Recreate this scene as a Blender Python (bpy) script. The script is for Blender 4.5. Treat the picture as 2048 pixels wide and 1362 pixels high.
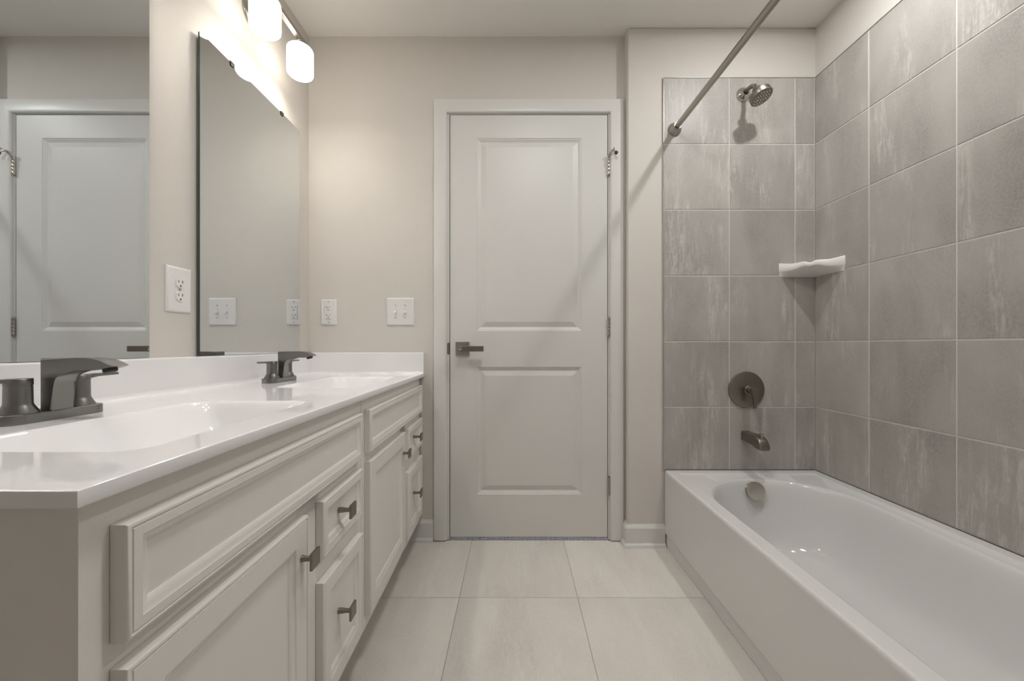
import bpy, bmesh, math, random
from mathutils import Vector, Matrix
random.seed(4)
PI = math.pi
for o in list(bpy.data.objects):
    bpy.data.objects.remove(o)
sc = bpy.context.scene
COL = sc.collection

# ------------------------------------------------------------------ camera, world, exposure
F_PX = 785.0
H = 0.937                      # camera height
cam_d = bpy.data.cameras.new('camera')
cam_d.sensor_fit = 'HORIZONTAL'; cam_d.sensor_width = 36.0
cam_d.lens = F_PX / 2048 * 36.0
cam_d.shift_x = -6.0 / 2048
cam_d.shift_y = 9.5 / 2048
cam_d.clip_start = 0.01
cam = bpy.data.objects.new('camera', cam_d)
cam.location = (0, 0, H); cam.rotation_euler = (PI / 2, 0, 0)
COL.objects.link(cam); sc.camera = cam

world = bpy.data.worlds.new('world'); sc.world = world
world.use_nodes = True
world.node_tree.nodes['Background'].inputs[0].default_value = (0.9, 0.95, 1, 1)
world.node_tree.nodes['Background'].inputs[1].default_value = 0.05

vs = sc.view_settings
vs.view_transform = 'Standard'; vs.look = 'None'; vs.gamma = 1.0; vs.use_curve_mapping = False
vs.exposure = 1.36

SHADE_EMIT = 2.2              # glowing glass shades of the vanity lights
BULB_EMIT = 60.0               # bulbs inside the shades
DOWN_EMIT = 330.0               # lens of the recessed light over the tub
FILL_EMIT = 15.5                # diffuser of the fill panel added on the ceiling to brighten the floor

# ------------------------------------------------------------------ room dimensions
XL, XR = -0.992, 1.4045        # left wall, right wall
YD, YT = 1.888, 1.835          # door wall, tub end wall
XB = 0.528                     # where the tub wall steps forward
ZC = 2.422                     # ceiling
YN = -1.25                     # wall behind the camera
YP = 0.30                      # partition at the near end of the tub
TUBX = 0.6976

# ------------------------------------------------------------------ materials
def nodes_of(name):
    m = bpy.data.materials.new(name); m.use_nodes = True
    nt = m.node_tree
    return m, nt, nt.nodes['Principled BSDF']

def setv(b, **kw):
    for k, v in kw.items():
        b.inputs[k.replace('_', ' ')].default_value = v

def paint(name, col, rough=0.5, bump=0.0, scale=260.0, mottling=0.03, spec=0.4, coat=0.0):
    m, nt, b = nodes_of(name)
    setv(b, Roughness=rough); b.inputs['Specular IOR Level'].default_value = spec
    b.inputs['Coat Weight'].default_value = coat
    b.inputs['Coat Roughness'].default_value = 0.04
    tc = nt.nodes.new('ShaderNodeTexCoord')
    n = nt.nodes.new('ShaderNodeTexNoise'); n.inputs['Scale'].default_value = 4.0; n.inputs['Detail'].default_value = 3
    nt.links.new(tc.outputs['Object'], n.inputs['Vector'])
    mr = nt.nodes.new('ShaderNodeMapRange')
    mr.inputs['To Min'].default_value = 1 - mottling; mr.inputs['To Max'].default_value = 1 + mottling
    nt.links.new(n.outputs['Fac'], mr.inputs['Value'])
    mx = nt.nodes.new('ShaderNodeVectorMath'); mx.operation = 'SCALE'
    mx.inputs[0].default_value = col
    nt.links.new(mr.outputs['Result'], mx.inputs['Scale'])
    nt.links.new(mx.outputs['Vector'], b.inputs['Base Color'])
    if bump:
        n2 = nt.nodes.new('ShaderNodeTexNoise'); n2.inputs['Scale'].default_value = scale; n2.inputs['Detail'].default_value = 2
        nt.links.new(tc.outputs['Object'], n2.inputs['Vector'])
        bp = nt.nodes.new('ShaderNodeBump'); bp.inputs['Strength'].default_value = bump; bp.inputs['Distance'].default_value = 0.001
        nt.links.new(n2.outputs['Fac'], bp.inputs['Height'])
        nt.links.new(bp.outputs['Normal'], b.inputs['Normal'])
    return m

def metal(name, col, rough=0.32, brush=(2, 2, 200), amount=0.12):
    m, nt, b = nodes_of(name)
    setv(b, Metallic=1.0); b.inputs['Base Color'].default_value = (*col, 1)
    tc = nt.nodes.new('ShaderNodeTexCoord')
    mp = nt.nodes.new('ShaderNodeMapping'); mp.inputs['Scale'].default_value = brush
    nt.links.new(tc.outputs['Object'], mp.inputs['Vector'])
    n = nt.nodes.new('ShaderNodeTexNoise'); n.inputs['Scale'].default_value = 12; n.inputs['Detail'].default_value = 2
    nt.links.new(mp.outputs['Vector'], n.inputs['Vector'])
    mr = nt.nodes.new('ShaderNodeMapRange')
    mr.inputs['To Min'].default_value = rough - amount; mr.inputs['To Max'].default_value = rough + amount
    nt.links.new(n.outputs['Fac'], mr.inputs['Value'])
    nt.links.new(mr.outputs['Result'], b.inputs['Roughness'])
    return m

def emit(name, col, strength, base=(0.9, 0.9, 0.88)):
    m, nt, b = nodes_of(name)
    b.inputs['Base Color'].default_value = (*base, 1)
    b.inputs['Emission Color'].default_value = (*col, 1)
    b.inputs['Emission Strength'].default_value = strength
    return m

def stone_tile(name, dark, light, streak, floor=False, rough=0.42):
    """Stone-look porcelain: cloudy body, streaks along the tile, every tile cut from another spot."""
    m, nt, b = nodes_of(name)
    N = nt.nodes.new; L = nt.links.new
    geo = N('ShaderNodeNewGeometry'); tc = N('ShaderNodeTexCoord')
    sep = N('ShaderNodeSeparateXYZ'); L(tc.outputs['Object'], sep.inputs[0])
    comb = N('ShaderNodeCombineXYZ')
    if floor:
        L(sep.outputs['X'], comb.inputs['X']); L(sep.outputs['Y'], comb.inputs['Y'])
    else:
        ad = N('ShaderNodeMath'); ad.operation = 'ADD'
        L(sep.outputs['X'], ad.inputs[0]); L(sep.outputs['Y'], ad.inputs[1])
        L(ad.outputs[0], comb.inputs['X']); L(sep.outputs['Z'], comb.inputs['Y'])
    rs = N('ShaderNodeMath'); rs.operation = 'MULTIPLY'; rs.inputs[1].default_value = 61.0
    L(geo.outputs['Random Per Island'], rs.inputs[0]); L(rs.outputs[0], comb.inputs['Z'])
    def noise(scale, detail, sx, sy, dist=0.0, rough_=0.55):
        mp = N('ShaderNodeMapping'); mp.inputs['Scale'].default_value = (sx, sy, 1)
        L(comb.outputs[0], mp.inputs['Vector'])
        n = N('ShaderNodeTexNoise'); n.inputs['Scale'].default_value = scale
        n.inputs['Detail'].default_value = detail; n.inputs['Distortion'].default_value = dist
        n.inputs['Roughness'].default_value = rough_
        L(mp.outputs[0], n.inputs['Vector']); return n.outputs['Fac']
    def ramp(src, a, c):
        r = N('ShaderNodeMapRange'); r.interpolation_type = 'SMOOTHSTEP'
        r.inputs['From Min'].default_value = a; r.inputs['From Max'].default_value = c
        L(src, r.inputs['Value']); return r.outputs['Result']
    def mix(fac, a, c):
        x = N('ShaderNodeMix'); x.data_type = 'RGBA'
        L(fac, x.inputs['Factor'])
        for sock, v in ((x.inputs['A'], a), (x.inputs['B'], c)):
            if isinstance(v, tuple): sock.default_value = (*v, 1)
            else: L(v, sock)
        return x.outputs['Result']
    cloud = ramp(noise(5.0, 5, 1.0, 0.55, 0.4), 0.25, 0.75)
    c = mix(cloud, dark, tuple(v * 1.06 for v in light))
    fine = ramp(noise(160, 4, 1, 0.7, 0, 0.7), 0.30, 0.72)
    fm = N('ShaderNodeMath'); fm.operation = 'MULTIPLY'; fm.inputs[1].default_value = 0.42
    L(fine, fm.inputs[0])
    c = mix(fm.outputs[0], c, tuple(min(1, v * 1.22) for v in light))
    band = ramp(noise(7.0, 4, 1.0, 0.16, 0.5), 0.30, 0.72)
    bm_ = N('ShaderNodeMath'); bm_.operation = 'MULTIPLY'; bm_.inputs[1].default_value = 0.38
    L(band, bm_.inputs[0])
    c = mix(bm_.outputs[0], c, tuple(v * 1.20 for v in light))
    zone = ramp(noise(3.4, 4, 1.9, 0.5, 0.4, 0.6), 0.47, 0.64)
    lines = ramp(noise(30, 9, 1.5, 0.17, 0.8, 0.78), 0.44, 0.60)
    speck = ramp(noise(75, 3, 1.0, 0.6, 0.2, 0.7), 0.20, 0.58)
    st0 = N('ShaderNodeMath'); st0.operation = 'MULTIPLY'; L(lines, st0.inputs[0]); L(speck, st0.inputs[1])
    st = N('ShaderNodeMath'); st.operation = 'MULTIPLY'; L(zone, st.inputs[0]); L(st0.outputs[0], st.inputs[1])
    st2 = N('ShaderNodeMath'); st2.operation = 'MULTIPLY'; st2.inputs[1].default_value = 0.78; L(st.outputs[0], st2.inputs[0])
    c = mix(st2.outputs[0], c, streak)
    tone = N('ShaderNodeMapRange'); tone.inputs['To Min'].default_value = 0.94; tone.inputs['To Max'].default_value = 1.05
    L(geo.outputs['Random Per Island'], tone.inputs['Value'])
    sc_ = N('ShaderNodeVectorMath'); sc_.operation = 'SCALE'; L(c, sc_.inputs[0]); L(tone.outputs['Result'], sc_.inputs['Scale'])
    L(sc_.outputs['Vector'], b.inputs['Base Color'])
    b.inputs['Roughness'].default_value = rough
    b.inputs['Specular IOR Level'].default_value = 0.4
    bp = N('ShaderNodeBump'); bp.inputs['Strength'].default_value = 0.12; bp.inputs['Distance'].default_value = 0.001
    L(fine, bp.inputs['Height']); L(bp.outputs['Normal'], b.inputs['Normal'])
    return m

M = {}
M['wall'] = paint('greige_wall_paint', (0.675, 0.64, 0.595), 0.6, 0.25, 220)
M['ceiling'] = paint('ceiling_paint', (0.84, 0.815, 0.775), 0.75, 0.2, 200)
M['trim'] = paint('white_trim_paint', (0.72, 0.71, 0.685), 0.32, 0.0, mottling=0.01)
M['door'] = paint('white_door_paint', (0.70, 0.69, 0.665), 0.38, 0.04, 300, mottling=0.015)
M['cabinet'] = paint('cabinet_paint', (0.80, 0.775, 0.735), 0.36, 0.0, mottling=0.015)
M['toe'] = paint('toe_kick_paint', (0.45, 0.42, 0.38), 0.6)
M['counter'] = paint('white_cultured_marble', (0.87, 0.86, 0.87), 0.05, 0.0, mottling=0.008, spec=0.5)
M['tub'] = paint('white_tub_enamel', (0.71, 0.70, 0.69), 0.06, 0.0, mottling=0.008, spec=0.5)
M['ceramic'] = paint('white_glazed_ceramic', (0.80, 0.78, 0.76), 0.10, 0.0, mottling=0.01, spec=0.5)
M['plastic'] = paint('white_plate_plastic', (0.80, 0.785, 0.775), 0.30, 0.0, mottling=0.01)
M['slot'] = paint('dark_slot', (0.05, 0.045, 0.04), 0.6)
M['grout'] = paint('pale_grout', (0.66, 0.63, 0.60), 0.85, 0.3, 400)
M['floor_grout'] = paint('floor_grout', (0.47, 0.44, 0.40), 0.85, 0.3, 400)
M['nickel'] = metal('brushed_nickel', (0.42, 0.40, 0.37), 0.30)
M['gunmetal'] = metal('dark_brushed_nickel', (0.25, 0.245, 0.235), 0.34, (2, 2, 120))
M['bronze'] = metal('warm_dark_nickel', (0.27, 0.24, 0.21), 0.34, (60, 2, 60))
M['chrome'] = metal('polished_nickel', (0.62, 0.59, 0.54), 0.16, amount=0.05)
M['rod'] = metal('satin_nickel_rod', (0.40, 0.37, 0.335), 0.24, (40, 2, 40), 0.04)
M['trim_metal'] = metal('tile_edge_metal', (0.55, 0.53, 0.50), 0.30)
M['black'] = paint('black_rubber', (0.03, 0.03, 0.03), 0.6)
M['nozzle'] = paint('pale_rubber_nozzle', (0.96, 0.95, 0.93), 0.4)
M['tile_end'] = stone_tile('grey_wall_tile', (0.285, 0.266, 0.245), (0.42, 0.40, 0.375), (0.62, 0.60, 0.565))
M['floor_tile'] = stone_tile('beige_floor_tile', (0.58, 0.55, 0.505), (0.67, 0.64, 0.595), (0.77, 0.745, 0.70), True, 0.40)

m, nt, b = nodes_of('mirror_silver')
setv(b, Metallic=1.0, Roughness=0.0); b.inputs['Base Color'].default_value = (0.75, 0.785, 0.80, 1)
M['mirror'] = m
m, nt, b = nodes_of('mirror_edge_glass')
setv(b, Roughness=0.15); b.inputs['Base Color'].default_value = (0.05, 0.075, 0.065, 1)
M['mirror_edge'] = m
m, nt, b = nodes_of('grey_blue_carpet')
tc = nt.nodes.new('ShaderNodeTexCoord'); n = nt.nodes.new('ShaderNodeTexNoise')
n.inputs['Scale'].default_value = 260; n.inputs['Detail'].default_value = 3
nt.links.new(tc.outputs['Object'], n.inputs['Vector'])
cr = nt.nodes.new('ShaderNodeValToRGB')
cr.color_ramp.elements[0].position = 0.35; cr.color_ramp.elements[0].color = (0.10, 0.11, 0.13, 1)
cr.color_ramp.elements[1].position = 0.65; cr.color_ramp.elements[1].color = (0.62, 0.66, 0.72, 1)
nt.links.new(n.outputs['Fac'], cr.inputs['Fac']); nt.links.new(cr.outputs['Color'], b.inputs['Base Color'])
setv(b, Roughness=0.95)
M['carpet'] = m
M['shade'] = emit('lit_opal_glass', (1.0, 0.935, 0.845), SHADE_EMIT)
M['bulb'] = emit('lit_bulb', (1.0, 0.935, 0.845), BULB_EMIT)
M['fill_lens'] = emit('lit_fill_diffuser', (1.0, 0.995, 0.98), FILL_EMIT)
M['lens'] = emit('lit_downlight_lens', (1.0, 0.995, 0.985), DOWN_EMIT)

# ------------------------------------------------------------------ mesh helpers
def box(bm, lo, hi, bev=0.0, seg=2):
    vs_ = [bm.verts.new((x, y, z)) for x in (lo[0], hi[0]) for y in (lo[1], hi[1]) for z in (lo[2], hi[2])]
    fs = [bm.faces.new([vs_[i] for i in q]) for q in
          ((0, 1, 3, 2), (4, 6, 7, 5), (0, 4, 5, 1), (2, 3, 7, 6), (0, 2, 6, 4), (1, 5, 7, 3))]
    if bev:
        es = set(e for f in fs for e in f.edges)
        bmesh.ops.bevel(bm, geom=list(es), offset=bev, segments=seg, affect='EDGES', profile=0.5)

def rings_rect(bm, rect, rings, fn, close=True):
    """Rectangular profile: rings of (inset, height) swept round a rectangle; fn maps (u, v, n) to space."""
    u0, u1, v0, v1 = rect
    prev = None
    for ins, n in rings:
        cur = [bm.verts.new(fn(u, v, n)) for u, v in
               ((u0 + ins, v0 + ins), (u1 - ins, v0 + ins), (u1 - ins, v1 - ins), (u0 + ins, v1 - ins))]
        if prev:
            for k in range(4):
                bm.faces.new((prev[k], prev[(k + 1) % 4], cur[(k + 1) % 4], cur[k]))
        prev = cur
    if close: bm.faces.new(prev)

def bridge(bm, a, b_):
    n = len(a)
    for k in range(n):
        bm.faces.new((a[k], a[(k + 1) % n], b_[(k + 1) % n], b_[k]))

def lathe(bm, prof, mat4=Matrix(), n=32):
    """prof: list of (radius, height) along local z."""
    prev = None
    for r, z in prof:
        if r < 1e-6:
            cur = [bm.verts.new(mat4 @ Vector((0, 0, z)))]
        else:
            cur = [bm.verts.new(mat4 @ Vector((r * math.cos(2 * PI * k / n), r * math.sin(2 * PI * k / n), z))) for k in range(n)]
        if prev is not None:
            if len(prev) == 1 and len(cur) > 1:
                for k in range(n): bm.faces.new((prev[0], cur[k], cur[(k + 1) % n]))
            elif len(cur) == 1 and len(prev) > 1:
                for k in range(n): bm.faces.new((prev[k], prev[(k + 1) % n], cur[0]))
            elif len(cur) > 1:
                bridge(bm, prev, cur)
        prev = cur

def tube(bm, pts, r, n=16, caps=True):
    pts = [Vector(p) for p in pts]
    rr = r if isinstance(r, (list, tuple)) else [r] * len(pts)
    prev = None; up = None
    for i, p in enumerate(pts):
        d = (pts[min(i + 1, len(pts) - 1)] - pts[max(i - 1, 0)]).normalized()
        if up is None:
            up = d.orthogonal().normalized()
        up = (up - d * up.dot(d)).normalized()
        s = d.cross(up)
        cur = [bm.verts.new(p + (up * math.cos(2 * PI * k / n) + s * math.sin(2 * PI * k / n)) * rr[i]) for k in range(n)]
        if prev: bridge(bm, prev, cur)
        elif caps: bm.faces.new(cur)
        prev = cur
    if caps: bm.faces.new(prev)

def prism(bm, poly, fn, a, b_, bev=0.0, seg=3):
    """poly of (p, q) extruded from a to b_ along the third axis; bev rounds the two outlines."""
    A = [bm.verts.new(fn(p, q, a)) for p, q in poly]
    B = [bm.verts.new(fn(p, q, b_)) for p, q in poly]
    fa = bm.faces.new(A); fb = bm.faces.new(list(reversed(B)))
    bridge(bm, A, B)
    if bev:
        es = list(set(list(fa.edges) + list(fb.edges)))
        bmesh.ops.bevel(bm, geom=es, offset=bev, segments=seg, affect='EDGES', profile=0.5, clamp_overlap=True)

def rrect(cx, cy, hx, hy, r, nc=10, ne=6):
    """points round a rounded rectangle, always the same count"""
    r = max(min(r, hx - 1e-4, hy - 1e-4), 1e-3)
    out = []
    cs = [(cx + hx - r, cy + hy - r, 0), (cx - hx + r, cy + hy - r, PI / 2), (cx - hx + r, cy - hy + r, PI), (cx + hx - r, cy - hy + r, 1.5 * PI)]
    for k, (x, y, a) in enumerate(cs):
        arc = [(x + r * math.cos(a + PI / 2 * t / nc), y + r * math.sin(a + PI / 2 * t / nc)) for t in range(nc + 1)]
        out += arc
        nx, ny, na = cs[(k + 1) % 4]
        s = (nx + r * math.cos(na), ny + r * math.sin(na))
        e = arc[-1]
        for t in range(1, ne):
            out.append((e[0] + (s[0] - e[0]) * t / ne, e[1] + (s[1] - e[1]) * t / ne))
    return out

def to_rect(pts, x0, x1, y0, y1):
    """push every point out from the middle onto a rectangle, with the four corners hit exactly"""
    cx = (x0 + x1) / 2; cy = (y0 + y1) / 2
    px = sum(p[0] for p in pts) / len(pts); py = sum(p[1] for p in pts) / len(pts)
    out = []
    for x, y in pts:
        dx, dy = x - px, y - py
        ts = []
        if dx > 1e-9: ts.append((x1 - px) / dx)
        if dx < -1e-9: ts.append((x0 - px) / dx)
        if dy > 1e-9: ts.append((y1 - py) / dy)
        if dy < -1e-9: ts.append((y0 - py) / dy)
        t = min(ts)
        out.append((px + dx * t, py + dy * t))
    for c in ((x0, y0), (x0, y1), (x1, y0), (x1, y1)):
        k = min(range(len(out)), key=lambda i: (out[i][0] - c[0]) ** 2 + (out[i][1] - c[1]) ** 2)
        out[k] = c
    return out

def obj(name, bm, mat, parent=None, smooth=True, angle=35, weld=True):
    if weld: bmesh.ops.remove_doubles(bm, verts=bm.verts, dist=1e-6)
    bmesh.ops.recalc_face_normals(bm, faces=bm.faces)
    me = bpy.data.meshes.new(name)
    bm.to_mesh(me); bm.free()
    for mt in (mat if isinstance(mat, (list, tuple)) else [mat]):
        me.materials.append(M[mt])
    if smooth:
        for p in me.polygons: p.use_smooth = True
        me.set_sharp_from_angle(angle=math.radians(angle))
        for p in me.polygons:
            if p.area > 4e-5 and max(abs(c) for c in p.normal) > 0.99995: p.use_smooth = False
    o = bpy.data.objects.new(name, me); COL.objects.link(o)
    if parent: o.parent = parent
    return o

def tag(o, label=None, cat=None, group=None, kind=None):
    if label: o['label'] = label
    if cat: o['category'] = cat
    if group: o['group'] = group
    if kind: o['kind'] = kind
    return o

def thing(name, loc, label, cat, group=None, rz=0.0):
    o = bpy.data.objects.new(name, None); COL.objects.link(o)
    o.empty_display_size = 0.05
    o.location = loc; o.rotation_euler = (0, 0, rz)
    return tag(o, label, cat, group)

def struct(name, bm, mat, parent=None, label=None, cat=None, **kw):
    o = obj(name, bm, mat, parent, **kw)
    if parent is None:
        o['kind'] = 'structure'
        if label: o['label'] = label
        if cat: o['category'] = cat
    return o

def dup(root, name=None):
    r = root.copy(); COL.objects.link(r)
    for ch in root.children:
        c = ch.copy(); COL.objects.link(c); c.parent = r
        for g in ch.children:
            d = g.copy(); COL.objects.link(d); d.parent = c
    return r

NB = lambda: bmesh.new()
def one_box(lo, hi, bev=0.0, seg=2):
    bm = NB(); box(bm, lo, hi, bev, seg); return bm

# ================================================================== SETTING
T = 0.10
# floor: tiles over a grout bed
bm = one_box((XL - T, YN - T, -0.06), (XR + T, YD + 0.06, -0.002))
fl = struct('floor', bm, 'floor_grout', label='beige stone-look tiled bathroom floor', cat='floor', smooth=False)
bm = NB()
P_ = 0.44
for i in range(-3, 4):
    for j in range(-7, 2):
        u0 = max(-0.207 + P_ * i + (0.05 if i == 2 else 0), XL); u1 = min(-0.207 + P_ * (i + 1) + (0.05 if i == 1 else 0), XR)
        v0 = max(1.458 + P_ * (j - 1), YN); v1 = min(1.458 + P_ * j, YD - 0.001)
        g = 0.0013
        if u1 - u0 < 0.02 or v1 - v0 < 0.02: continue
        rings_rect(bm, (u0 + g, u1 - g, v0 + g, v1 - g), [(0, -0.003), (0, -0.0008), (0.0012, 0.0)], lambda u, v, n: (u, v, n))
obj('floor_tiles', bm, 'floor_tile', fl, smooth=False)

struct('ceiling', one_box((XL - T, YN - T, ZC), (XR + T, YD + T, ZC + T)), 'ceiling', label='plain pale greige ceiling', cat='ceiling', smooth=False)
struct('wall_left', one_box((XL - T, YN - T, 0), (XL, YD + T, ZC)), 'wall', label='greige wall behind the mirrors', cat='wall', smooth=False)
# door wall with its opening
bm = NB()
box(bm, (XL, YD, 0), (-0.334, YD + T, ZC)); box(bm, (0.467, YD, 0), (XB, YD + T, ZC)); box(bm, (-0.334, YD, 2.066), (0.467, YD + T, ZC))
struct('wall_back', bm, 'wall', label='cream wall around the white door', cat='wall', smooth=False)
bm = NB()
box(bm, (XB, YT, 0), (XR + T, YD + T, ZC), 0.006, 3)
wt = struct('wall_tub_end', bm, 'wall', label='stepped-forward wall carrying the shower fittings', cat='wall')
wr = struct('wall_right', one_box((XR, YP - T, 0), (XR + T, YT, ZC)), 'wall', label='wall along the tub, tiled nearly to the ceiling', cat='wall', smooth=False)
struct('wall_near', one_box((XL, YN - T, 0), (XR, YN, ZC)), 'wall', label='wall behind the camera', cat='wall', smooth=False)
struct('wall_partition', one_box((0.69, YN, 0), (XR, YP, ZC)), 'wall', label='wall at the near end of the tub', cat='wall', smooth=False)

# wall tile: every tile its own bevelled slab over the grout bed
TT = 0.009; ZT = 2.1815; ZB = 0.3574
rowz = [ZT, 1.873, 1.567, 1.261, 0.955, 0.650, ZB]
def tiles(bm, us, fn):
    g = 0.0023
    for a, c in zip(us[:-1], us[1:]):
        for z1, z0 in zip(rowz[:-1], rowz[1:]):
            rings_rect(bm, (a + g, c - g, z0 + g, z1 - g), [(0, 0.001), (0, TT - 0.0012), (0.0014, TT)], fn)
YTF = YT - TT; XRF = XR - TT
# the painted walls sit behind the tile face: tile faces are at the measured planes
bm = NB(); tiles(bm, [TUBX - 0.004, 0.998, 1.304, XR - TT], lambda u, v, n: (u, YT + 0.0005 - n, v))
tf = obj('wall_tiles', bm, 'tile_end', wt, smooth=False)
obj('tile_grout', one_box((TUBX - 0.004, YT - TT + 0.0022, ZB), (XR - TT + 0.001, YT - 0.0005, ZT)), 'grout', wt, smooth=False)
bm = NB(); ys = [YT - TT]; y = 1.549
while y > YP + 0.02: ys.append(y); y -= 0.307
ys.append(YP)
ys = ys[::-1]
tiles(bm, ys, lambda u, v, n: (XR + 0.0005 - n, u, v))
obj('wall_tiles', bm, 'tile_end', wr, smooth=False)
obj('tile_grout', one_box((XR - TT + 0.0022, YP, ZB), (XR - 0.0005, YT - TT + 0.001, ZT)), 'grout', wr, smooth=False)
bm = NB()
box(bm, (TUBX - 0.0075, YT - TT - 0.001, ZB), (TUBX - 0.004, YT, ZT + 0.003), 0.0008, 1)
box(bm, (TUBX - 0.004, YT - TT - 0.001, ZT), (XR - TT, YT, ZT + 0.003), 0.0008, 1)
obj('tile_edge_trim', bm, 'trim_metal', wt)
bm = NB(); box(bm, (XR - TT - 0.001, YP, ZT), (XR, YT - TT, ZT + 0.003), 0.0008, 1)
obj('tile_edge_trim', bm, 'trim_metal', wr)

# baseboards with a shoe moulding
BASE = [(0, 0), (0.014, 0), (0.014, 0.085), (0.011, 0.092), (0.006, 0.096), (0.004, 0.102), (0, 0.102)]
SHOE = [(0.014, 0), (0.026, 0), (0.0255, 0.006), (0.022, 0.013), (0.017, 0.017), (0.014, 0.018)]
def molding(bm, prof, path):
    """prof of (out, up) run along a ground path; path entries (x, y, outx, outy) where out is the mitred offset direction"""
    prev = None
    for x, y, ox, oy in path:
        cur = [bm.verts.new((x + ox * p, y + oy * p, q)) for p, q in prof]
        if prev: bridge(bm, prev, cur)
        else: bm.faces.new(cur)
        prev = cur
    bm.faces.new(prev)
path = [(XB, YD, -1, 0), (XB, YT, -1, -1), (TUBX, YT, 0, -1)]
bm = NB(); molding(bm, BASE, path); bb = struct('baseboard_right', bm, 'trim', label='white baseboard wrapping the corner beside the tub', cat='baseboard')
bm = NB(); molding(bm, SHOE, path); obj('shoe_molding', bm, 'trim', bb)
path = [(-0.97, YD, 0, -1), (-0.390, YD, 0, -1)]
bm = NB(); molding(bm, BASE, path); bb = struct('baseboard_left', bm, 'trim', label='white baseboard between vanity and door casing', cat='baseboard')
bm = NB(); molding(bm, SHOE, path); obj('shoe_molding', bm, 'trim', bb)

# the carpet of the room beyond, seen in the gap under the door
struct('floor_hallway', one_box((-0.60, YD + 0.06, -0.06), (0.70, YD + 1.2, 0.004)), 'carpet', label='grey-blue carpet beyond the door', cat='carpet', smooth=False)
struct('trim_1', one_box((-0.3145, YD - 0.003, -0.01), (0.4475, YD + 0.06, 0.0125), 0.002), 'carpet', label='grey-blue carpet edge in the gap under the door', cat='carpet', smooth=False)

# ------------------------------------------------------------------ door
door = bpy.data.objects.new('door_1', None); COL.objects.link(door)
door['kind'] = 'structure'; door['label'] = 'white two-panel bathroom door with casing'; door['category'] = 'door'
door.location = (0.0665, YD, 0)
DX = 0.0665
def fdoor(y0): return lambda u, v, n: (u - DX, y0 - YD - n, v)
SX0, SX1, SZ0, SZ1 = -0.3115, 0.4445, 0.0148, 2.0435
bm = NB()
f0 = fdoor(YD + 0.035)
th = 0.035
pan = [(-0.183, 0.321, 1.007, 1.934), (-0.183, 0.321, 0.220, 0.833)]     # u0,u1,v0,v1 of the two moulded panels
us = [SX0, pan[0][0], pan[0][1], SX1]; vs2 = [SZ0, pan[1][2], pan[1][3], pan[0][2], pan[0][3], SZ1]
for i in range(3):
    for j in range(5):
        if i == 1 and j in (1, 3): continue
        bm.faces.new([bm.verts.new(f0(u, v, th)) for u, v in ((us[i], vs2[j]), (us[i + 1], vs2[j]), (us[i + 1], vs2[j + 1]), (us[i], vs2[j + 1]))])
for p in pan:
    rings_rect(bm, p, [(0, th), (0.003, th - 0.0025), (0.006, th - 0.003), (0.015, th - 0.0085), (0.019, th - 0.0095), (0.022, th - 0.0085), (0.041, th - 0.0025), (0.043, th - 0.002)], f0)
rings_rect(bm, (SX0, SX1, SZ0, SZ1), [(0, th), (0, 0)], f0)
obj('door_panel', bm, 'door', door, smooth=False)
# jamb
bm = NB()
box(bm, (-0.334 - DX, 0, 0.002), (-0.315 - DX, T, 2.066)); box(bm, (0.448 - DX, 0, 0.002), (0.467 - DX, T, 2.066)); box(bm, (-0.315 - DX, 0, 2.047), (0.448 - DX, T, 2.066))
box(bm, (-0.315 - DX, 0.037, 0.002), (-0.303 - DX, 0.07, 2.047)); box(bm, (0.436 - DX, 0.037, 0.002), (0.448 - DX, 0.07, 2.047)); box(bm, (-0.303 - DX, 0.037, 2.035), (0.436 - DX, 0.07, 2.047))
obj('door_jamb', bm, 'trim', door, smooth=False)
# casing: three mitred sides with a flat face and eased edges
CP = [(0, 0), (0, 0.010), (0.002, 0.014), (0.006, 0.0165), (0.012, 0.0175), (0.056, 0.018), (0.0605, 0.017), (0.0625, 0.014), (0.063, 0)]
bm = NB()
ci = (-0.3262, 0.4555, 2.0505)
prev = None
for (u, v, du, dv) in ((ci[0], 0.006, -1, 0), (ci[0], ci[2], -1, 1), (ci[1], ci[2], 1, 1), (ci[1], 0.006, 1, 0)):
    cur = [bm.verts.new((u + du * a - DX, -n, v + dv * a)) for a, n in CP]
    if prev: bridge(bm, prev, cur)
    else: bm.faces.new(cur)
    prev = cur
bm.faces.new(prev)
obj('door_casing', bm, 'trim', door)
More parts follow.
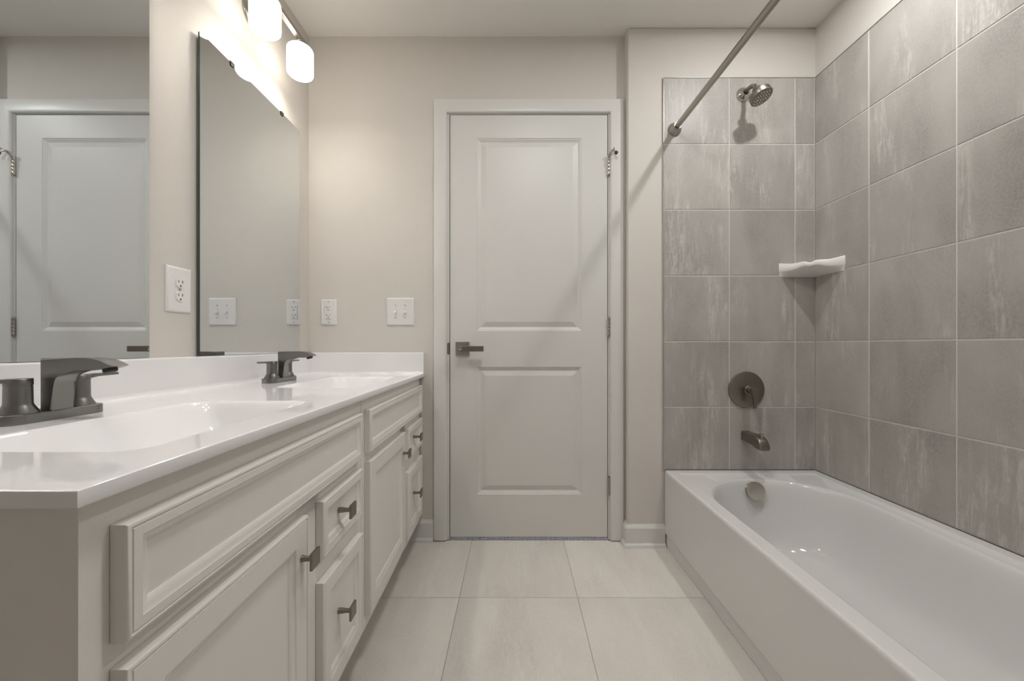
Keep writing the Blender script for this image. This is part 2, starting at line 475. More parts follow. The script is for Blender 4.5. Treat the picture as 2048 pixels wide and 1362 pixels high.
# hinges
def hinge(z, stop):
    bm = NB()
    for k in range(5):
        z0 = z - 0.044 + k * 0.0178
        lathe(bm, [(0, z0), (0.0062, z0), (0.0068, z0 + 0.001), (0.0068, z0 + 0.0162), (0.0062, z0 + 0.0172), (0, z0 + 0.0172)], Matrix.Translation((0.4495 - DX, -0.0075, 0)), 16)
    lathe(bm, [(0, z + 0.045), (0.0045, z + 0.045), (0.0045, z + 0.048), (0, z + 0.049)], Matrix.Translation((0.4495 - DX, -0.0075, 0)), 12)
    box(bm, (0.4450 - DX, -0.003, z - 0.044), (0.4478 - DX, 0.03, z + 0.045))
    h = obj('hinge', bm, 'nickel' if not stop else 'chrome', door)
    if stop:
        bm = NB()
        zt = z + 0.044
        tube(bm, [(0.4490 - DX, -0.010, zt - 0.006), (0.4490 - DX, -0.016, zt + 0.004), (0.4525 - DX, -0.023, zt + 0.013), (0.4600 - DX, -0.030, zt + 0.018), (0.4680 - DX, -0.036, zt + 0.014), (0.4740 - DX, -0.040, zt + 0.006)], [0.0065, 0.006, 0.0058, 0.0055, 0.005, 0.0045], 12)
        tube(bm, [(0.464 - DX, -0.034, zt + 0.016), (0.466 - DX, -0.044, zt + 0.025)], 0.0035, 10)
        s = obj('door_stop', bm, 'chrome', h); s['label'] = 'polished curved door stop arm on the hinge pin'
        bm = NB()
        lathe(bm, [(0, 0), (0.007, 0), (0.008, 0.003), (0.008, 0.009), (0.006, 0.012), (0, 0.012)], Matrix.Translation((0.476 - DX, -0.037, zt + 0.002)) @ Matrix.Rotation(PI / 2, 4, 'X'), 16)
        s = obj('stop_bumper', bm, 'black', h); s['label'] = 'dark rubber bumper'
hinge(1.797, True); hinge(1.025, False); hinge(0.262, False)
# lever handle
bm = NB()
hx, hz = -0.2515 - 0.0, 0.921
box(bm, (hx - 0.0335 - DX, -0.009, hz - 0.0335), (hx + 0.0335 - DX, 0.0, hz + 0.0335), 0.002, 2)
hd = obj('door_handle', bm, 'nickel', door)
bm = NB()
lathe(bm, [(0.0125, 0), (0.0125, 0.040)], Matrix.Translation((hx + 0.0 - DX, -0.009, hz)) @ Matrix.Rotation(PI / 2, 4, 'X'), 24)
box(bm, (hx - 0.014 - DX, -0.062, hz - 0.0135), (hx + 0.105 - DX, -0.047, hz + 0.0135), 0.003, 2)
o = obj('lever', bm, 'bronze', hd); o['label'] = 'flat bar lever in warm dark nickel'
bm = NB()
lathe(bm, [(0, 0), (0.008, 0), (0.009, 0.002), (0.0085, 0.004), (0.005, 0.005), (0.0045, 0.002), (0, 0.002)], Matrix.Translation((hx - 0.002 - DX, -0.0615, hz)) @ Matrix.Rotation(PI / 2, 4, 'X'), 20)
o = obj('privacy_button', bm, 'chrome', hd); o['label'] = 'shiny round lock button'
bm = NB()
prism(bm, [(-0.014, -0.024), (-0.014, 0.024), (-0.006, 0.028), (0.0, 0.028), (0.0, -0.028), (-0.006, -0.028)], lambda p, q, n: (-0.3145 + p - DX, n, 0.921 + q), -0.0012, 0.003)
o = obj('strike_plate', bm, 'bronze', door)

# ================================================================== VANITY
P0 = Vector((-0.4346, 1.868)); MS = -0.0206; ANG = math.atan(-MS)
ZCT = 0.803
# worktop with two integral bowls; the front edge runs slightly out from the wall towards the camera
XB0 = -0.990; XF0 = -0.4346
YNR, YFR = 0.362, 1.886
def shear(v):
    t = (v[0] - XB0) / (XF0 - XB0)
    return Vector((v[0] + MS * (v[1] - 1.868) * t, v[1], v[2]))
top = thing('double_sink_countertop', (-0.70, 1.12, ZCT), 'white one-piece double-sink vanity top with backsplashes', 'countertop')
off_top = Vector(top.location)
bm = NB(); basins = []
ED = 0.004
SINKS = [(0.720, YNR + ED, 1.095), (1.463, 1.095, YFR)]
for cy, y0, y1 in SINKS:
    ring = rrect(-0.640, cy, 0.138, 0.228, 0.035)
    outer = to_rect(ring, XB0, XF0 - ED, y0, y1)
    A = [bm.verts.new(shear((x, y, ZCT)) - off_top) for x, y in outer]
    B = [bm.verts.new(shear((x, y, ZCT)) - off_top) for x, y in ring]
    bridge(bm, A, B)
    b2 = NB(); prev = None
    for d, dz in ((0, 0), (0.002, -0.0004), (0.005, -0.002), (0.010, -0.007), (0.018, -0.019), (0.030, -0.040), (0.045, -0.064), (0.060, -0.083), (0.078, -0.098), (0.096, -0.107), (0.115, -0.112), (0.128, -0.114)):
        cur = [b2.verts.new(shear((x, y, ZCT + dz)) - off_top) for x, y in rrect(-0.640, cy, 0.138 - d, 0.228 - d, 0.035 + d * 0.5)]
        if prev: bridge(b2, prev, cur)
        prev = cur
    b2.faces.new(prev)
    basins.append((b2, cy))
# front and near edges, eased at the top
edge = [(0, 0), (0.0024, -0.0002), (0.0036, -0.0009), (0.004, -0.0022), (0.004, -0.0155), (0.003, -0.0172), (-0.02, -0.0175)]
prev = None
for x, y, ox, oy in ((XB0, YNR + ED, 0, -1), (XF0 - ED, YNR + ED, 1, -1), (XF0 - ED, 1.095, 1, 0), (XF0 - ED, YFR, 1, 0)):
    cur = [bm.verts.new(shear((x + ox * a, y + oy * a, ZCT + z)) - off_top) for a, z in edge]
    if prev:
        for k in range(len(edge) - 1): bm.faces.new((prev[k], cur[k], cur[k + 1], prev[k + 1]))
    prev = cur
obj('countertop', bm, 'counter', top)
for b2, cy in basins:
    s = obj('sink_basin', b2, 'counter', top, angle=60)
    bm = NB()
    lathe(bm, [(0, 0.003), (0.014, 0.003), (0.016, 0.002), (0.022, 0.0025), (0.024, 0.0)], Matrix.Translation(shear((-0.640, cy, ZCT - 0.1145)) - off_top), 28)
    obj('sink_drain', bm, 'nickel', s)
SPL = [(0, 0), (0.030, 0.0), (0.024, 0.0012), (0.0205, 0.005), (0.0192, 0.011), (0.019, 0.095), (0.0178, 0.0983), (0.0145, 0.0995), (0, 0.0995)]
bm = NB()
prism(bm, SPL, lambda p, q, n: Vector((XL + p, n, ZCT + q)) - off_top, YNR + 0.002, YD - 0.001)
obj('backsplash', bm, 'counter', top, angle=50)
bm = NB()
prism(bm, SPL, lambda p, q, n: Vector((n, YD - p, ZCT + q)) - off_top, XL + 0.001, XF0 - 0.001)
o = obj('side_splash', bm, 'counter', top, angle=50)

# cabinets, built in a frame whose y runs along the vanity front and x points out of it
FX = -0.021                    # face of the frame
def cabinet(y0, y1, label, door_y, draw_y, false_y, knob_rows):
    """y in room coordinates; local y = Y - 1.868"""
    r = thing('vanity_cabinet', (P0.x, P0.y, 0), label, 'cabinet', 'painted cabinets under the double vanity top', rz=ANG)
    a, c = y0 - 1.868, y1 - 1.868
    bm = NB()
    zb, zt_ = 0.105, 0.7845
    # sides, back, bottom
    box(bm, (-0.500, a + 0.0012, zb), (FX - 0.019, a + 0.016, zt_)); box(bm, (-0.500, c - 0.016, zb), (FX - 0.019, c, zt_))
    box(bm, (-0.500, a + 0.0012, zb), (FX - 0.019, c, zb + 0.016)); box(bm, (-0.500, a + 0.0012, zb), (-0.490, c, zt_))
    obj('cabinet_box', bm, 'cabinet', r, smooth=False)
    bm = NB()
    dy0, dy1 = (v - 1.868 for v in door_y); wy0, wy1 = (v - 1.868 for v in draw_y)
    def fr(u0, u1, v0, v1): box(bm, (FX - 0.019, u0, v0), (FX, u1, v1))
    fr(a, dy0 + 0.012, zb, zt_); fr(wy1 - 0.012, c, zb, zt_); fr(dy1 - 0.012, wy0 + 0.012, zb, 0.64)
    for v0, v1 in ((0.738, zt_), (0.583, 0.638), (zb, 0.157)): fr(dy0 + 0.012, wy1 - 0.012, v0, v1)
    fr(wy0 + 0.012, wy1 - 0.012, 0.405, 0.482)
    obj('face_frame', bm, 'cabinet', r)
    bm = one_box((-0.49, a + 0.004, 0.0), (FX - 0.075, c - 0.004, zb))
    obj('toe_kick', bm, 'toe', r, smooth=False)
    fn = lambda u, v, n: (FX + 0.0005 + n, u, v)
    th = 0.018
    def front(u0, u1, v0, v1, fw):
        bm = NB()
        rings_rect(bm, (u0, u1, v0, v1), [(0, 0), (0, th - 0.0035), (0.0008, th - 0.0016), (0.0022, th - 0.0004), (0.0045, th), (0.0050, th - 0.0016), (0.0072, th - 0.0016), (0.0078, th - 0.0003),
                    (fw - 0.008, th - 0.0002), (fw - 0.006, th - 0.002), (fw - 0.002, th - 0.0035), (fw + 0.004, th - 0.0068), (fw + 0.006, th - 0.0090), (fw + 0.009, th - 0.0095)], fn)
        return bm
    obj('false_front', front(false_y[0] - 1.868, false_y[1] - 1.868, 0.623, 0.748, 0.026), 'cabinet', r)
    d = obj('cabinet_door', front(dy0, dy1, 0.145, 0.596, 0.054), 'cabinet', r)
    w1 = obj('drawer_front', front(wy0, wy1, 0.470, 0.595, 0.029), 'cabinet', r)
    w2 = obj('drawer_front', front(wy0, wy1, 0.145, 0.417, 0.042), 'cabinet', r)
    wm = (wy0 + wy1) / 2
    for par, (ky, kz) in zip((d, w1, w2), ((dy1 - 0.024, 0.522), (wm - 0.018, 0.538), (wm - 0.018, 0.294))):
        if par is d: ky = knob_rows[0] - 1.868
        else: ky = knob_rows[1] - 1.868
        bm = NB()
        x0 = FX + th + 0.0
        inset = 0 if par is d else -0.009
        lathe(bm, [(0, inset), (0.0068, inset), (0.0064, 0.002), (0.0050, 0.010), (0.0052, 0.020), (0.0066, 0.0235), (0, 0.024)], Matrix.Translation((x0, ky, kz)) @ Matrix.Rotation(PI / 2, 4, 'Y'), 20)
        box(bm, (x0 + 0.0228, ky - 0.0165, kz - 0.0165), (x0 + 0.0285, ky + 0.0165, kz + 0.0165), 0.0014, 2)
        obj('knob', bm, 'bronze', par)
    return r
cabinet(0.382, 1.119, 'off-white vanity cabinet under the nearer sink, larger in view', (0.412, 0.790), (0.856, 1.090), (0.412, 1.090), (0.763, 0.951))
cabinet(1.121, 1.868, 'off-white vanity cabinet under the farther sink, next to the door wall', (1.150, 1.546), (1.598, 1.860), (1.147, 1.860), (1.510, 1.712))

# ------------------------------------------------------------------ faucets
def faucet():
    r = thing('sink_faucet', (-0.855, 0.722, ZCT), 'dark brushed nickel two-handle faucet at the nearer sink, left edge of photo', 'faucet', 'bathroom sink faucets')
    bm = NB()
    prev = None
    for s, z in ((0.0, 0.0), (0.0, 0.0145), (0.0006, 0.0162), (0.002, 0.017)):
        cur = [bm.verts.new((x, y, z)) for x, y in rrect(0, 0, 0.0265 - s, 0.0825 - s, 0.0265 - s, 12, 4)]
        if prev: bridge(bm, prev, cur)
        else: bm.faces.new(cur)
        prev = cur
    bm.faces.new(prev)
    obj('base_plate', bm, 'gunmetal', r)
    # spout: upright slab that turns into a flat spout with a drooping lip
    bm = NB()
    prof = [(0, 0.0165), (0, 0.1105), (0.066, 0.1115), (0.084, 0.1110), (0.096, 0.1090), (0.108, 0.1052), (0.120, 0.1000), (0.1285, 0.0965),
            (0.118, 0.0935), (0.104, 0.0900), (0.094, 0.0886), (0.080, 0.0890), (0.062, 0.0886), (0.046, 0.0872), (0.034, 0.0830), (0.026, 0.0760), (0.0225, 0.0660), (0.0215, 0.0165)]
    prism(bm, prof, lambda p, q, n: (p + 0.0025, n * (1 - 0.08 * max(0, (p - 0.05) / 0.09)), q), -0.0185, 0.0185, 0.0055, 4)
    sp = obj('spout', bm, 'gunmetal', r, angle=30)
    bm = NB()
    lathe(bm, [(0.0, -0.006), (0.009, -0.006), (0.0105, -0.004), (0.0105, 0.004)], Matrix.Translation((0.110, 0, 0.0905)) @ Matrix.Rotation(-0.3, 4, 'Y'), 20)
    o = obj('aerator', bm, 'black', sp); o['label'] = 'dark round aerator under the lip'
    for s in (-1, 1):
        bm = NB()
        lathe(bm, [(0, 0.0165), (0.0245, 0.0165), (0.0245, 0.0185), (0.0185, 0.0300), (0.0172, 0.0340), (0.0168, 0.0640), (0.0160, 0.0642), (0.0160, 0.0650), (0.0172, 0.0652), (0.0172, 0.0755), (0.0165, 0.0765), (0, 0.0765)], Matrix.Translation((0, s * 0.0465, 0)), 32)
        h = obj('handle', bm, 'gunmetal', r)
        bm = NB()
        prism(bm, [(-0.010, 0.0668), (-0.010, 0.0768), (0.030, 0.0770), (0.071, 0.0772), (0.071, 0.0720), (0.030, 0.0712), (0.018, 0.0690)], lambda p, q, n: (n, s * (0.0465 + p), q), -0.0085, 0.0085, 0.0012, 1)
        obj('lever', bm, 'gunmetal', h)
    return r
fa = faucet()
fb = dup(fa); fb.location = (-0.870, 1.452, ZCT)
fb['label'] = 'dark brushed nickel two-handle faucet at the farther sink, by the door wall'

# ------------------------------------------------------------------ mirrors
XM = -0.977
def mirror(y0, y1, label):
    yc = (y0 + y1) / 2
    r = thing('wall_mirror', (XL, yc, 0.9035), label, 'mirror', 'frameless mirrors over the vanity')
    w = (y1 - y0) / 2; hgt = 1.910 - 0.9035
    bm = NB(); xo = XM - XL
    vs_ = [bm.verts.new((xo, y, z)) for y, z in ((-w, 0.0), (w, 0.0), (w, hgt), (-w, hgt))]
    bm.faces.new(vs_)
    g = obj('mirror_glass', bm, 'mirror', r, smooth=False)
    o = obj('glass_edge', one_box((xo - 0.0062, -w, 0), (xo - 0.0002, w, hgt)), 'mirror_edge', r, smooth=False)
    o['label'] = 'dark green edge of the mirror glass'
    for dy in (-0.145, 0.145):
        bm = NB()
        box(bm, (0.0005, dy - 0.009, hgt - 0.004), (xo + 0.004, dy + 0.009, hgt + 0.004), 0.001, 1)
        box(bm, (xo, dy - 0.008, hgt - 0.012), (xo + 0.003, dy + 0.008, hgt), 0.001, 1)
        o = obj('mirror_clip', bm, 'black', r); o['label'] = 'small dark clip on the top edge'
    return r
mirror(1.2174, 1.782, 'tall frameless mirror over the farther sink, between outlet and door wall')
mirror(0.484, 1.049, 'frameless mirror over the nearer sink, reflecting the door, cut by the photo edge')

# ------------------------------------------------------------------ outlets and switch
def wall_frame(kind, a, z):
    """mapping (u along wall, v up, n out) for a plate centred at a, z on the left or the back wall"""
    if kind == 'left': return lambda u, v, n: (n, -u, v)
    return lambda u, v, n: (u, -n, v)
def plate(bm, fn, w, h):
    rings_rect(bm, (-w / 2, w / 2, -h / 2, h / 2), [(0, 0), (0, 0.0025), (0.0012, 0.0045), (0.004, 0.0062), (0.008, 0.0068)], fn)
def slots(bm, fn, cy, n0):
    for du, hh in ((-0.0065, 0.0080), (0.0065, 0.0062)):
        lo = fn(du - 0.0011, cy + 0.004 - hh / 2, n0); hi = fn(du + 0.0011, cy + 0.004 + hh / 2, n0 + 0.0004)
        box(bm, [min(p) for p in zip(lo, hi)], [max(p) for p in zip(lo, hi)])
    pts = [(0.0026 * math.cos(t * PI / 8), cy - 0.0085 + 0.0026 * math.sin(t * PI / 8)) for t in range(16)]
    bm.faces.new([bm.verts.new(fn(u, v, n0 + 0.0004)) for u, v in pts])

# duplex outlet on the left wall
r = thing('wall_outlet', (XL, 1.1535, 1.100), 'white two-socket outlet on the wall between the two mirrors', 'outlet')
fn = wall_frame('left', 0, 0)
bm = NB(); plate(bm, fn, 0.087, 0.132); obj('cover_plate', bm, 'plastic', r)
for cy in (0.0195, -0.0195):
    bm = NB(); prev = None
    pts = [(max(-0.0145, min(0.0145, 0.0175 * math.cos(t * PI / 16))), cy + 0.0150 * math.sin(t * PI / 16)) for t in range(32)]
    A = [bm.verts.new(fn(u, v, 0.006)) for u, v in pts]; B = [bm.verts.new(fn(u * 0.98, cy + (v - cy) * 0.98, 0.0095)) for u, v in pts]
    bridge(bm, A, B); bm.faces.new(B)
    s = obj('socket', bm, 'plastic', r)
    bm = NB(); slots(bm, fn, cy, 0.0095); o = obj('socket_slots', bm, 'slot', s); o['label'] = 'dark slots'
bm = NB(); lathe(bm, [(0, 0.0082), (0.0025, 0.0078), (0.003, 0.0066)], Matrix.Rotation(PI / 2, 4, 'Y'), 14); obj('screw', bm, 'nickel', r)

# square-faced outlet on the back wall
r = thing('wall_outlet', (-0.8945, YD, 1.096), 'white rectangular-faced outlet on the door wall above the side splash', 'outlet')
fn = wall_frame('back', 0, 0)
bm = NB(); plate(bm, fn, 0.076, 0.122); obj('cover_plate', bm, 'plastic', r)
bm = NB(); rings_rect(bm, (-0.0165, 0.0165, -0.0335, 0.0335), [(-0.0006, 0.0066), (0, 0.0066), (0, 0.0085), (0.001, 0.0092)], fn)
s = obj('receptacle', bm, 'plastic', r)
bm = NB(); slots(bm, fn, 0.0185, 0.0093); slots(bm, fn, -0.0185, 0.0093); o = obj('socket_slots', bm, 'slot', s); o['label'] = 'dark slots'
for v in (0.049, -0.049):
    bm = NB(); lathe(bm, [(0, 0.0082), (0.0025, 0.0078), (0.003, 0.0066)], Matrix.Translation((0, 0, v)) @ Matrix.Rotation(PI / 2, 4, 'X'), 14); obj('screw', bm, 'nickel', r)

# double toggle switch
r = thing('light_switch', (-0.5495, YD, 1.0985), 'white double toggle switch plate on the door wall left of the door', 'light switch')
bm = NB(); plate(bm, fn, 0.131, 0.131); obj('cover_plate', bm, 'plastic', r)
for u, sgn in ((-0.023, 1), (0.023, 1)):
    bm = NB()
    prism(bm, [(0.0066, -0.0115), (0.0066, 0.0115), (0.0085, 0.0110), (0.0085, -0.0110)], lambda p, q, n: (u + n, -p, q), -0.005, 0.005)
    prism(bm, [(0.007, 0.004), (0.020, -0.004), (0.020, -0.010), (0.017, -0.012), (0.007, -0.006)], lambda p, q, n: (u + n, -p, q), -0.0038, 0.0038, 0.001, 1)
    obj('toggle', bm, 'plastic', r)
    for v in (0.030, -0.030):
        bm = NB(); lathe(bm, [(0, 0.0080), (0.0022, 0.0078), (0.0028, 0.0066)], Matrix.Translation((u, 0, v)) @ Matrix.Rotation(PI / 2, 4, 'X'), 12); obj('screw', bm, 'nickel', r)

# ------------------------------------------------------------------ vanity lights
def vanity_light():
    r = thing('vanity_light', (XL, 1.485, 2.185), 'two-shade brushed nickel vanity light, lit, over the farther mirror', 'light fixture', 'vanity lights')
    bm = NB()
    lathe(bm, [(0, 0.016), (0.045, 0.016), (0.056, 0.012), (0.060, 0.006), (0.060, 0.0)], Matrix.Rotation(PI / 2, 4, 'Y'), 40)
    obj('canopy', bm, 'nickel', r)
    bm = NB(); tube(bm, [(0.012, 0, 0), (0.118, 0, 0)], 0.0065, 16); obj('arm', bm, 'chrome', r)
    bm = NB(); box(bm, (0.108, -0.165, -0.010), (0.128, 0.165, 0.006), 0.002, 2); obj('bar', bm, 'nickel', r)
    for dy in (-0.112, 0.112):
        c = Vector((0.118, dy, 0))
        bm = NB(); lathe(bm, [(0, -0.009), (0.012, -0.009), (0.020, -0.022), (0.020, -0.0375), (0, -0.0375)], Matrix.Translation(c), 24)
        k = obj('socket_cup', bm, 'nickel', r)
        bm = NB()
        R = 0.049; zt = -0.037; zb = -0.154; q = 0.016; w = 0.004
        arc = lambda rr, r0, z0, a0, a1: [(r0 + rr * math.cos(a0 + (a1 - a0) * t / 6), z0 + rr * math.sin(a0 + (a1 - a0) * t / 6)) for t in range(7)]
        prof = [(0.018, zt)] + arc(q, R - q, zt - q, PI / 2, 0) + arc(q, R - q, zb + q, 0, -0.42 * PI) + [(R - q + 0.003, zb + w)] + \
               arc(q - w, R - q, zb + q, -0.42 * PI, 0) + arc(q - w, R - q, zt - q, 0, PI / 2) + [(0.018, zt - w)]
        lathe(bm, prof, Matrix.Translation(c), 48)
        o = obj('glass_shade', bm, 'shade', r, angle=60); o['label'] = 'glowing white opal glass shade'
        bm = NB(); lathe(bm, [(0.012, -0.037), (0.013, -0.070)] + [(0.025 * math.cos(a), -0.112 + 0.025 * math.sin(a)) for a in [PI / 2.6 - (PI / 2 + PI / 2.6) * t / 10 for t in range(11)]], Matrix.Translation(c), 24)
        obj('bulb', bm, 'bulb', k)
    return r
va = vanity_light()
vb = dup(va); vb.location = (XL, 0.742, 2.185)
vb['label'] = 'two-shade brushed nickel vanity light, lit, over the nearer mirror'

def downlight(name, loc, label, lens):
    r = thing(name, loc, label, 'ceiling light')
    bm = NB(); lathe(bm, [(0.030, -0.0005), (0.060, -0.001), (0.066, -0.004), (0.088, -0.005), (0.092, 0.0)], Matrix(), 40); obj('trim_ring', bm, 'trim', r)
    bm = NB(); lathe(bm, [(0.0, -0.003), (0.026, -0.003), (0.030, -0.001), (0.030, 0.0)], Matrix(), 40); obj('lens', bm, lens, r)
downlight('recessed_light', (1.05, 1.20, ZC), 'round recessed ceiling light over the bathtub', 'lens')
r = thing('fill_light_panel', (0.15, 0.75, ZC), 'square white fill panel added on the ceiling, out of view', 'ceiling light')  # added soft fill, not a known fixture: evens out floor and cabinet light
bm = NB(); rings_rect(bm, (-0.165, 0.165, -0.165, 0.165), [(0, 0), (0.004, -0.014), (0.018, -0.018), (0.022, -0.012)], lambda u, v, n: (u, v, n), False); obj('fill_panel_frame', bm, 'trim', r, smooth=False)
bm = NB(); rings_rect(bm, (-0.144, 0.144, -0.144, 0.144), [(0, -0.0115), (0.012, -0.0155)], lambda u, v, n: (u, v, n)); obj('diffuser', bm, 'fill_lens', r, smooth=False)

# ================================================================== BATHTUB
tub = thing('bathtub', (TUBX, YT - TT, 0), 'white alcove bathtub with a flat glossy apron', 'bathtub')
to = Vector(tub.location)
TX0, TX1, TY0, TY1 = TUBX, XR - TT - 0.001, YP + 0.004, YT - TT - 0.001
ZD = 0.3555
bm = NB()
bcx, bcy, bhx, bhy = 1.041, (1.735 + 0.40) / 2, 0.287, (1.735 - 0.40) / 2
def bring(d, cx_=0): return rrect(bcx, bcy, bhx - d, bhy - d * 1.0, bhx - d - 0.002, 20, 8)
lip = rrect(bcx + 0.0, bcy, 0.310, bhy + 0.075, 0.05, 20, 8)
# rim: raised lip all round, a small step down to the inner deck, then the basin
outer = to_rect(bring(0), TX0 + 0.010, TX1, TY0, TY1)
seq = [[(x, y, ZD) for x, y in outer]]
step_o = to_rect(bring(0), TX0 + 0.050, TX1 - 0.035, TY0 + 0.05, TY1 - 0.040)
step_i = to_rect(bring(0), TX0 + 0.053, TX1 - 0.041, TY0 + 0.055, TY1 - 0.047)
def away(p, ring, amt):
    return p
seq.append([(x, y, ZD) for x, y in step_o])
seq.append([(x, y, ZD - 0.006) for x, y in step_i])
for d, dz in ((0.0, -0.007), (0.003, -0.0074), (0.008, -0.009), (0.013, -0.016), (0.018, -0.028), (0.024, -0.05), (0.034, -0.10), (0.046, -0.155), (0.060, -0.205), (0.075, -0.240), (0.092, -0.262), (0.115, -0.276), (0.145, -0.284), (0.19, -0.288), (0.25, -0.290)):
    seq.append([(x, y, ZD + dz) for x, y in bring(d)])
prev = None
for s in seq:
    cur = [bm.verts.new(Vector(p) - to) for p in s]
    if prev: bridge(bm, prev, cur)
    prev = cur
bm.faces.new(prev)
# apron with rounded top edge and a low skirt step
ap = [(0.010, ZD), (0.006, ZD - 0.0007), (0.003, ZD - 0.003), (0.001, ZD - 0.007), (0.0, ZD - 0.012), (0.0, 0.066), (0.0012, 0.0635), (0.005, 0.061), (0.005, 0.004), (0.007, 0.0)]
A = [bm.verts.new(Vector((TX0 + a, TY0, z)) - to) for a, z in ap]
B = [bm.verts.new(Vector((TX0 + a, TY1, z)) - to) for a, z in ap]
for k in range(len(ap) - 1): bm.faces.new((A[k], B[k], B[k + 1], A[k + 1]))
obj('tub_shell', bm, 'tub', tub, angle=50)
# caulk-white flange line where the rim meets the tile
bm = NB()
box(bm, (TX0, TY1 - 0.004, ZD - 0.001), (TX1, TY1 + 0.001, ZD + 0.004), 0.0015, 2); box(bm, (TX1 - 0.004, TY0, ZD - 0.001), (TX1 + 0.001, TY1, ZD + 0.004), 0.0015, 2)
obj('rim_flange', bm, 'ceramic', tub)
# overflow cover on the end slope
bm = NB()
ov = Vector((1.037, 1.7045, 0.305)) - to
mt = Matrix.Translation(ov) @ Matrix.Rotation(PI / 2 - 0.22, 4, 'X')
lathe(bm, [(0.0375, -0.006), (0.0375, 0.003), (0.0365, 0.004), (0.030, 0.004), (0.030, 0.008), (0.0375, 0.010), (0.0385, 0.012), (0.0385, 0.020), (0.037, 0.0225), (0.0, 0.0225)], mt, 40)
obj('overflow_cover', bm, 'chrome', tub)
bm = NB(); lathe(bm, [(0.034, 0), (0.034, 0.003), (0.026, 0.004), (0.020, 0.012), (0, 0.013)], Matrix.Translation(Vector((1.04, 1.45, ZD - 0.2895)) - to), 32)
obj('tub_drain', bm, 'nickel', tub)

# ------------------------------------------------------------------ shower fittings
def on_wall(x, z): return Matrix.Translation((x, YT - TT, z)) @ Matrix.Rotation(PI / 2, 4, 'X')    # local z points into the room

r = thing('wall_shower', (1.062, YT - TT, 2.102), 'round brushed nickel shower head on the grey tile', 'shower head')
ro = Vector(r.location)
bm = NB(); lathe(bm, [(0.033, 0), (0.033, 0.003), (0.030, 0.008), (0.020, 0.014), (0.0125, 0.018), (0.012, 0.022)], Matrix.Rotation(PI / 2, 4, 'X'), 36)
obj('wall_flange', bm, 'chrome', r)
hn = Vector((0.28, -0.32, -0.905)).normalized()
hc = Vector((1.070, 1.700, 2.009)) - ro           # middle of the face
jt = hc - hn * 0.052
bm = NB()
tube(bm, [(0, -0.006, 0), (0.0, -0.035, 0.003), (0.0, -0.062, -0.002), (0.001, -0.085, -0.015), jt * 0.55 + Vector((0.001, -0.085, -0.015)) * 0.45, jt], 0.0095, 20)
obj('shower_arm', bm, 'bronze', r)
rot = hn.to_track_quat('Z', 'Y').to_matrix().to_4x4()
mt = Matrix.Translation(hc) @ rot
bm = NB()
lathe(bm, [(0.0, -0.060), (0.011, -0.060), (0.017, -0.055), (0.018, -0.046), (0.014, -0.040), (0.018, -0.034), (0.040, -0.029), (0.0440, -0.025), (0.0450, -0.004), (0.0435, -0.001), (0.042, 0.0), (0.041, -0.0015), (0, -0.0015)], mt, 48)
hd = obj('spray_head', bm, 'bronze', r)
bm = NB()
for i in range(-4, 5):
    for j in range(-4, 5):
        u, v = i * 0.0090 + (j % 2) * 0.0028, j * 0.0084
        if u * u + v * v < 0.0355 ** 2 and (i + 2 * j) % 3 != 0:
            lathe(bm, [(0.0021, -0.002), (0.0019, 0.0008), (0, 0.0012)], mt @ Matrix.Translation((u, v, 0)), 6)
o = obj('spray_nozzles', bm, 'nozzle', hd); o['label'] = 'tiny pale nozzles dotted over the face'

r = thing('shower_valve', (1.0745, YT - TT, 0.731), 'round dark nickel tub valve plate with lever on grey tile', 'shower valve')
bm = NB(); lathe(bm, [(0.0835, 0), (0.0840, 0.004), (0.0825, 0.0065), (0.078, 0.008), (0.022, 0.0125), (0, 0.0125)], Matrix.Rotation(PI / 2, 4, 'X'), 56)
obj('valve_plate', bm, 'bronze', r)
bm = NB()
lathe(bm, [(0.0195, 0.010), (0.0195, 0.024), (0.0165, 0.026), (0.0160, 0.066), (0.0150, 0.068), (0, 0.068)], Matrix.Rotation(PI / 2, 4, 'X'), 32)
h = obj('valve_hub', bm, 'bronze', r)
bm = NB()
prism(bm, [(-0.015, 0.013), (0.006, 0.016), (0.014, 0.010), (0.0155, -0.004), (0.0110, -0.030), (0.0085, -0.078), (-0.0035, -0.078), (-0.0060, -0.035), (-0.0100, -0.014), (-0.016, 0.0)], lambda p, q, n: (p, -n, q), 0.058, 0.072, 0.002, 2)
obj('valve_lever', bm, 'bronze', h)

r = thing('tub_spout', (1.071, YT - TT, 0.518), 'dark nickel tub spout with diverter knob above the tub', 'tub spout')
bm = NB()
prof = [(0, -0.020), (0, 0.021), (0.060, 0.021), (0.100, 0.0205), (0.120, 0.017), (0.135, 0.008), (0.144, -0.006), (0.147, -0.024), (0.147, -0.034), (0.108, -0.034), (0.105, -0.020), (0.060, -0.020)]
prism(bm, prof, lambda p, q, n: (n, -p, q), -0.021, 0.021, 0.0055, 3)
s = obj('spout_body', bm, 'bronze', r, angle=30)
bm = NB(); lathe(bm, [(0.0055, 0.0), (0.0050, 0.012), (0.0095, 0.020), (0.0095, 0.022), (0, 0.0225)], Matrix.Translation((0, -0.122, 0.012)), 20)
obj('diverter_knob', bm, 'nickel', r)

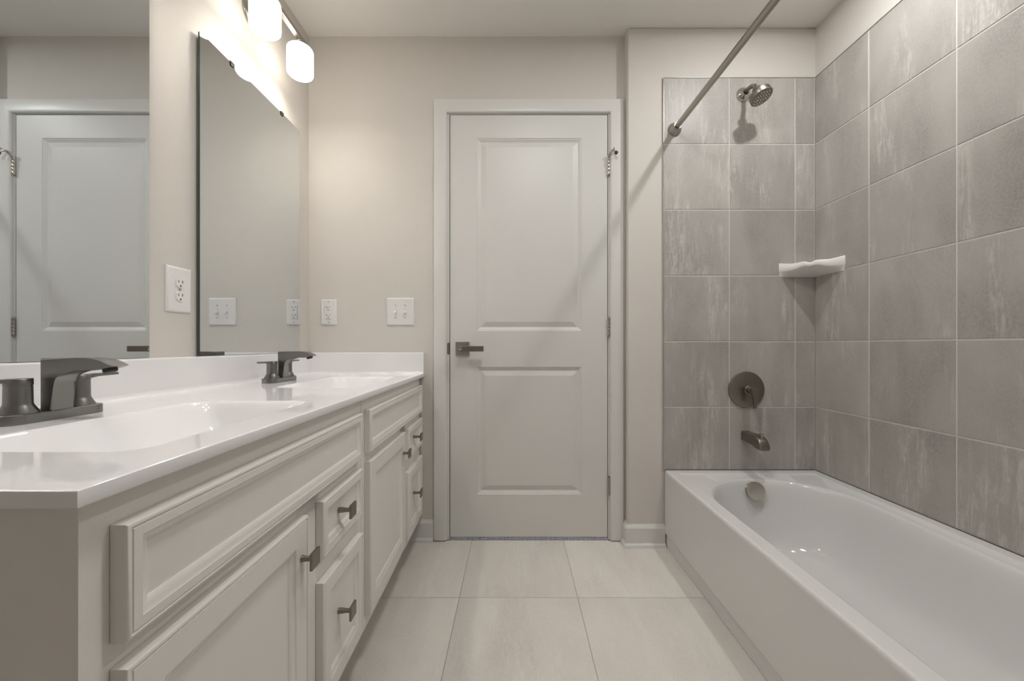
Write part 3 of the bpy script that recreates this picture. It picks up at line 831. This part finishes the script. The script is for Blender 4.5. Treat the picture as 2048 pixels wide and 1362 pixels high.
# shower rod, slightly askew, from the tiled end wall to the partition
rodA = Vector((0.7425, YT - TT, 1.9405)); rodB = Vector((0.772, YP, 1.938))
r = thing('shower_rod', rodA, 'straight brushed nickel shower curtain rod above the tub edge', 'shower rod')
d = (rodB - rodA)
bm = NB(); tube(bm, [d.normalized() * 0.004, d - d.normalized() * 0.004], 0.0122, 28); obj('rod_tube', bm, 'rod', r)
for p, sgn in ((Vector((0, 0, 0)), 1), (d, -1)):
    bm = NB(); lathe(bm, [(0.0300, 0), (0.0305, 0.003), (0.0300, 0.006), (0.0175, 0.028), (0.0160, 0.031), (0.0160, 0.036), (0.0125, 0.036)], Matrix.Translation(p) @ Matrix.Rotation(sgn * PI / 2, 4, 'X'), 36)
    obj('end_flange', bm, 'rod', r)

# corner soap shelf: triangular ceramic shelf with a wavy, dipped lip
r = thing('soap_shelf', (XR - TT, YT - TT, 1.254), 'white ceramic corner soap shelf where the tiled walls meet', 'soap dish')
bm = NB()
NS = 40; S = 0.168
rows = []
for k in range(NS + 1):
    t = k / NS
    # along the front: from the end on the tub wall to the end on the long wall
    bulge = 0.016 * math.sin(PI * t)
    fx = -S * (1 - t) - bulge * 0.7; fy = -S * t - bulge * 0.7
    dip = 0.006 * math.exp(-((t - 0.5) / 0.05) ** 2) - 0.004 * math.exp(-((t - 0.40) / 0.09) ** 2) - 0.004 * math.exp(-((t - 0.62) / 0.1) ** 2)
    ends = 1 - min(1, min(t, 1 - t) / 0.30)
    ztop = 0.053 - dip + 0.011 * ends ** 1.6
    zlip = ztop - 0.014 - 0.024 * abs(2 * t - 1)
    rows.append([(fx * 0.93, fy * 0.93, ztop - 0.001), (fx * 0.975, fy * 0.975, ztop), (fx, fy, ztop - 0.003), (fx, fy, zlip), (fx * 0.985, fy * 0.985, zlip - 0.004)])
V = [[bm.verts.new(p) for p in row] for row in rows]
for k in range(NS):
    for q in range(4):
        bm.faces.new((V[k][q], V[k + 1][q], V[k + 1][q + 1], V[k][q + 1]))
# underside sweeps back and down to the corner
low = bm.verts.new((-0.0005, -0.0005, 0.0)); tc_ = bm.verts.new((-0.0005, -0.0005, 0.046))
midrow = []
for k in range(NS + 1):
    t = k / NS
    a = max(0, 1 - 2 * t); c = max(0, 2 * t - 1)
    midrow.append(bm.verts.new((-S * a * 0.985 - 0.0005, -S * c * 0.985 - 0.0005, 0.0 + 0.004 * 0)))
for k in range(NS):
    try: bm.faces.new((V[k][4], V[k + 1][4], midrow[k + 1], midrow[k]))
    except ValueError: pass
    bm.faces.new((V[k + 1][0], V[k][0], tc_))
bmesh.ops.remove_doubles(bm, verts=bm.verts, dist=1e-5)
obj('shelf_body', bm, 'ceramic', r, angle=50)
